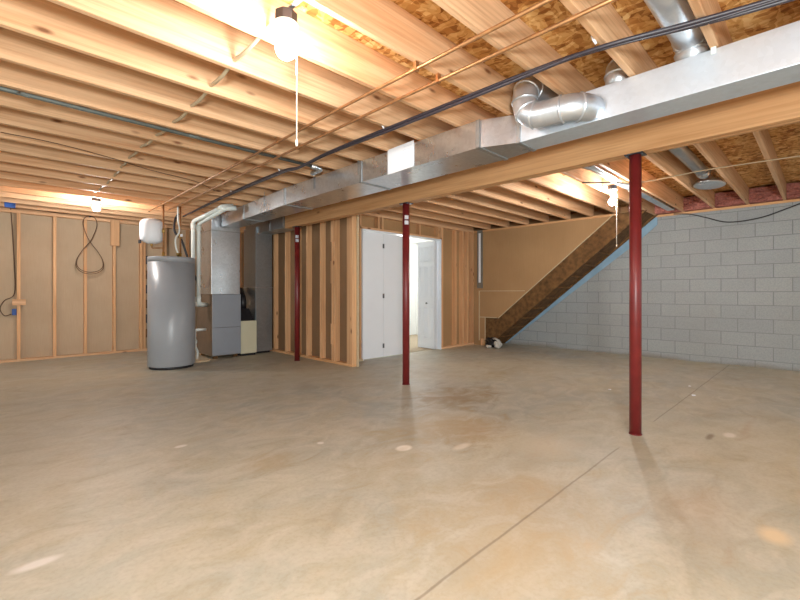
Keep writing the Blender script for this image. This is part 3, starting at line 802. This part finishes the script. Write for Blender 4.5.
# ------------------------------------------------------------------ furnace and ducts beside it
fu = thing('furnace', (2.92,7.45,0), 'grey upright furnace between the water heater and the tall return duct', 'furnace')
FX0, FX1, FY0, FY1 = 2.668, 3.15, 7.1, 7.80
bm = NB(); box(bm, FX0, FX1, FY0+.02, FY1, .05, 1.08); obj('cabinet', bm, FURNSIDE, fu, .004)
bm = NB(); box(bm, FX0+.002, FX1-.002, FY0, FY0+.02, .06, .52); obj('lower_door', bm, FURN, fu, .004)
bm = NB(); box(bm, FX0+.002, FX1-.002, FY0, FY0+.02, .524, 1.078); obj('upper_door', bm, FURN, fu, .004)
for x, y in ((FX0+.05,FY0+.06), (FX1-.1,FY0+.06), (FX0+.05,FY1-.1), (FX1-.1,FY1-.1)):
    bm = NB(); box(bm, x, x+.06, y, y+.06, 0, .05); obj('foot', bm, STAIRWOOD, fu)
pl = thing('supply_plenum', (2.9,7.4,1.08), 'shiny sheet metal plenum box standing on top of the furnace', 'duct')
bm = NB(); box(bm, 2.655, 3.135, 7.11, 7.72, 1.081, 2.41); obj('plenum_box', bm, GALV, pl, .003)
bm = NB(); box(bm, 2.648, 3.142, 7.10, 7.725, 2.13, 2.145); obj('drive_cleat', bm, GALV_DULL, pl)
bm = NB(); box(bm, 2.85, 3.06, 7.35, 7.351, 1.3, 1.31); bm.free()
fb = thing('filter_cabinet', (3.31,7.4,0), 'low cream metal cabinet on the floor to the right of the furnace', 'cabinet')
bm = NB(); box(bm, 3.165, 3.455, 7.14, 7.75, .04, .61); obj('cabinet', bm, CREAM, fb, .004)
bm = NB(); box(bm, 3.18, 3.44, 7.16, 7.73, 0, .04); obj('plinth', bm, BLACK, fb)
bm = NB(); hexa(bm, [(3.18,7.2,.61), (3.44,7.2,.61), (3.44,7.7,.61), (3.18,7.7,.61)], [(3.27,7.35,.82), (3.41,7.35,.82), (3.41,7.55,.82), (3.27,7.55,.82)]); obj('cone', bm, DARKMETAL, fb)
bm = NB(); tube(bm, bend_path([(3.34,7.45,.82), (3.34,7.45,1.0), (3.40,7.7,1.15)], .08), .06, 16); obj('flex_pipe', bm, BLACK, fb)
rt = thing('return_duct', (3.65,7.5,0), 'tall grey sheet metal return duct standing right of the furnace', 'duct')
bm = NB(); box(bm, 3.49, 3.81, 7.25, 7.75, .035, 1.2); obj('drop_section', bm, GALV_DULL, rt, .003)
bm = NB(); box(bm, 3.492, 3.808, 7.252, 7.748, 1.2, 2.30); obj('drop_section', bm, GALV_DULL, rt, .003)
bm = NB(); box(bm, 3.486, 3.814, 7.246, 7.754, 1.19, 1.21); obj('drive_cleat', bm, GALV, rt)
bm = NB(); box(bm, 3.52, 3.78, 7.28, 7.72, 0, .035); obj('plinth', bm, BLACK, rt)
bm = NB(); box(bm, 3.525, 3.81, 6.34, 7.75, 2.185, 2.415); obj('overhead_section', bm, GALV_DULL, rt, .003)
bm = NB(); box(bm, 3.519, 3.816, 6.78, 6.80, 2.179, 2.418); obj('drive_cleat', bm, GALV, rt)

# white vent pipes
vp = []
for i, (x, y, e) in enumerate(((2.40,7.20,0), (2.485,7.20,1))):
    t = thing('vent_pipe', (x, y, .95), ['white plastic vent pipe left of the furnace, the one nearer the water heater', 'white plastic vent pipe left of the furnace, the one nearer the plenum'][i], 'pipe', 'white vent pipes')
    zt = 2.26 if i == 0 else 2.235
    pts = [(x, y, .98), (x, y, zt), (2.475+.02*i, 6.25-.05*i, 2.355-.03*i)]
    bm = NB(); tube(bm, bend_path(pts, .07), .031, 16); obj('pipe', bm, PVC, t)
    bm = NB(); tube(bm, [(x, y, zt-.12), (x, y, zt-.115), (x, y, zt-.03)], [.031,.038,.038], 16); obj('elbow_hub', bm, PVC, t)
    e0 = Vector(pts[-1])
    bm = NB(); tube(bm, bend_path([e0+Vector((0,.05,0)), e0+Vector((.0,-.06,.01)), e0+Vector((.14,-.08,.03)), ], .05), .038, 16); obj('elbow', bm, PVC, t)
    bm = NB(); tube(bm, bend_path([(x, y, 1.04), (x, y, .92), (x+.16, y+.1, .90)], .06), .037, 16); obj('lower_elbow', bm, PVC, t)
dr = thing('condensate_drain', (2.5,7.05,0), 'small white plastic drain trap low between the water heater and furnace', 'pipe')
bm = NB(); tube(bm, [(2.40,7.15,.50), (2.60,7.2,.50)], .022, 12); obj('branch', bm, PVC, dr)
bm = NB(); tube(bm, bend_path([(2.42,7.15,.30), (2.42,7.15,.22), (2.46,7.15,.14), (2.44,7.15,.03)], .05), .018, 12); obj('drain_hose', bm, PVC, dr)
bm = NB(); lathe(bm, [(0,.29), (.025,.29), (.025,.34), (0,.34)], (2.42,7.15,0), 14); obj('collar', bm, PVC, dr)
bm = NB(); tube(bm, [(2.42,7.15,.34), (2.42,7.15,.5)], .012, 10); obj('drop_tube', bm, PVC, dr)
bm = NB(); tube(bm, smooth_path([(2.30,7.6,2.418), (2.22,7.5,2.30), (2.20,7.45,2.1), (2.30,7.42,1.95), (2.44,7.4,1.5), (2.6,7.45,1.2)], 8), .018, 10)
tag(obj('refrigerant_line', bm, BLACK, loc=(2.3,7.6,2.4)), 'black insulated line looping down beside the white vent pipes', 'pipe')
bm = NB(); box(bm, 2.28, 2.58, 6.98, 7.05, 0, .02)
tag(obj('wood_scrap', bm, TAPE, loc=(2.43,7.0,0)), 'pale wood scrap on the floor between the water heater and furnace', 'scrap')

# ------------------------------------------------------------------ bundle at the stair foot
db = thing('bundle', (7.33,4.68,0), 'small crumpled dark and white bundle on the floor at the stair foot', 'bundle')
bm = NB(); blob(bm, (7.32,4.76,.10), (.11,.13,.10), 3, .16); obj('dark_bag', bm, BAGBLACK, db)
bm = NB(); blob(bm, (7.24,4.56,.08), (.07,.07,.08), 5, .2); 
obj('white_wad', bm, BAGWHITE, db)
bm = NB(); tube(bm, smooth_path([(7.26,4.68,.18), (7.22,4.60,.19), (7.21,4.52,.13), (7.22,4.50,.04)], 6), .018, 8); obj('white_cord', bm, BAGWHITE, db)
bm = NB(); blob(bm, (7.18,4.74,.03), (.05,.06,.03), 8, .2); obj('white_wad', bm, BAGWHITE, db)

# loose chips on the slab
for i, (x, y, r) in enumerate(((5.05,1.72,.02), (5.4,.99,.025), (5.9,1.12,.018))):
    bm = NB(); blob(bm, (x, y, .004), (r, r*.8, .006), i, .25, 2)
    tag(obj('plaster_chip', bm, PAPER, loc=(x, y, 0)), ['small white chip on the floor, the one nearest the near red column', 'small white chip beside the floor joint behind the near red column', 'small white chip on the floor, the one nearest the block wall'][i], 'chip', 'white chips behind the near column')

# ------------------------------------------------------------------ lights
def area(loc, rot, size, power, col, name):
    l = bpy.data.lights.new(name, 'AREA'); l.shape = 'RECTANGLE'; l.size, l.size_y = size; l.energy = power; l.color = col
    o = bpy.data.objects.new(name, l); COL.objects.link(o); o.location = loc; o.rotation_euler = rot; return o
def point(loc, power, rad, col, name):
    l = bpy.data.lights.new(name, 'POINT'); l.energy = power; l.shadow_soft_size = rad; l.color = col
    o = bpy.data.objects.new(name, l); COL.objects.link(o); o.location = loc; return o
point((6.6, 6.6, 2.0), 32, .1, (1,.98,.95), 'hall lamp')
point((-.75, -.85, 1.25), 310, .22, (.90,.97,.98), 'added flash fill')  # unseen soft light added behind the camera, in a flash's place, to even the room

w = bpy.data.worlds.new('world'); S.world = w; w.use_nodes = True
bg = w.node_tree.nodes['Background']; bg.inputs['Color'].default_value = (.92, .98, .97, 1); bg.inputs['Strength'].default_value = .6

# ------------------------------------------------------------------ camera
cam = bpy.data.cameras.new('camera'); co = bpy.data.objects.new('camera', cam); COL.objects.link(co)
cam.sensor_width = 36; cam.lens = 420/800*36; cam.shift_y = -7/800
co.location = (0, 0, 1.1)
co.rotation_euler = (math.radians(90), 0, math.radians(45.34-90))
cam.clip_start = .02
S.camera = co
S.view_settings.view_transform = 'Standard'; S.view_settings.look = 'None'; S.view_settings.gamma = 1
S.view_settings.exposure = 1.04
for o in bpy.data.objects:
    if '_o' in o: del o['_o']
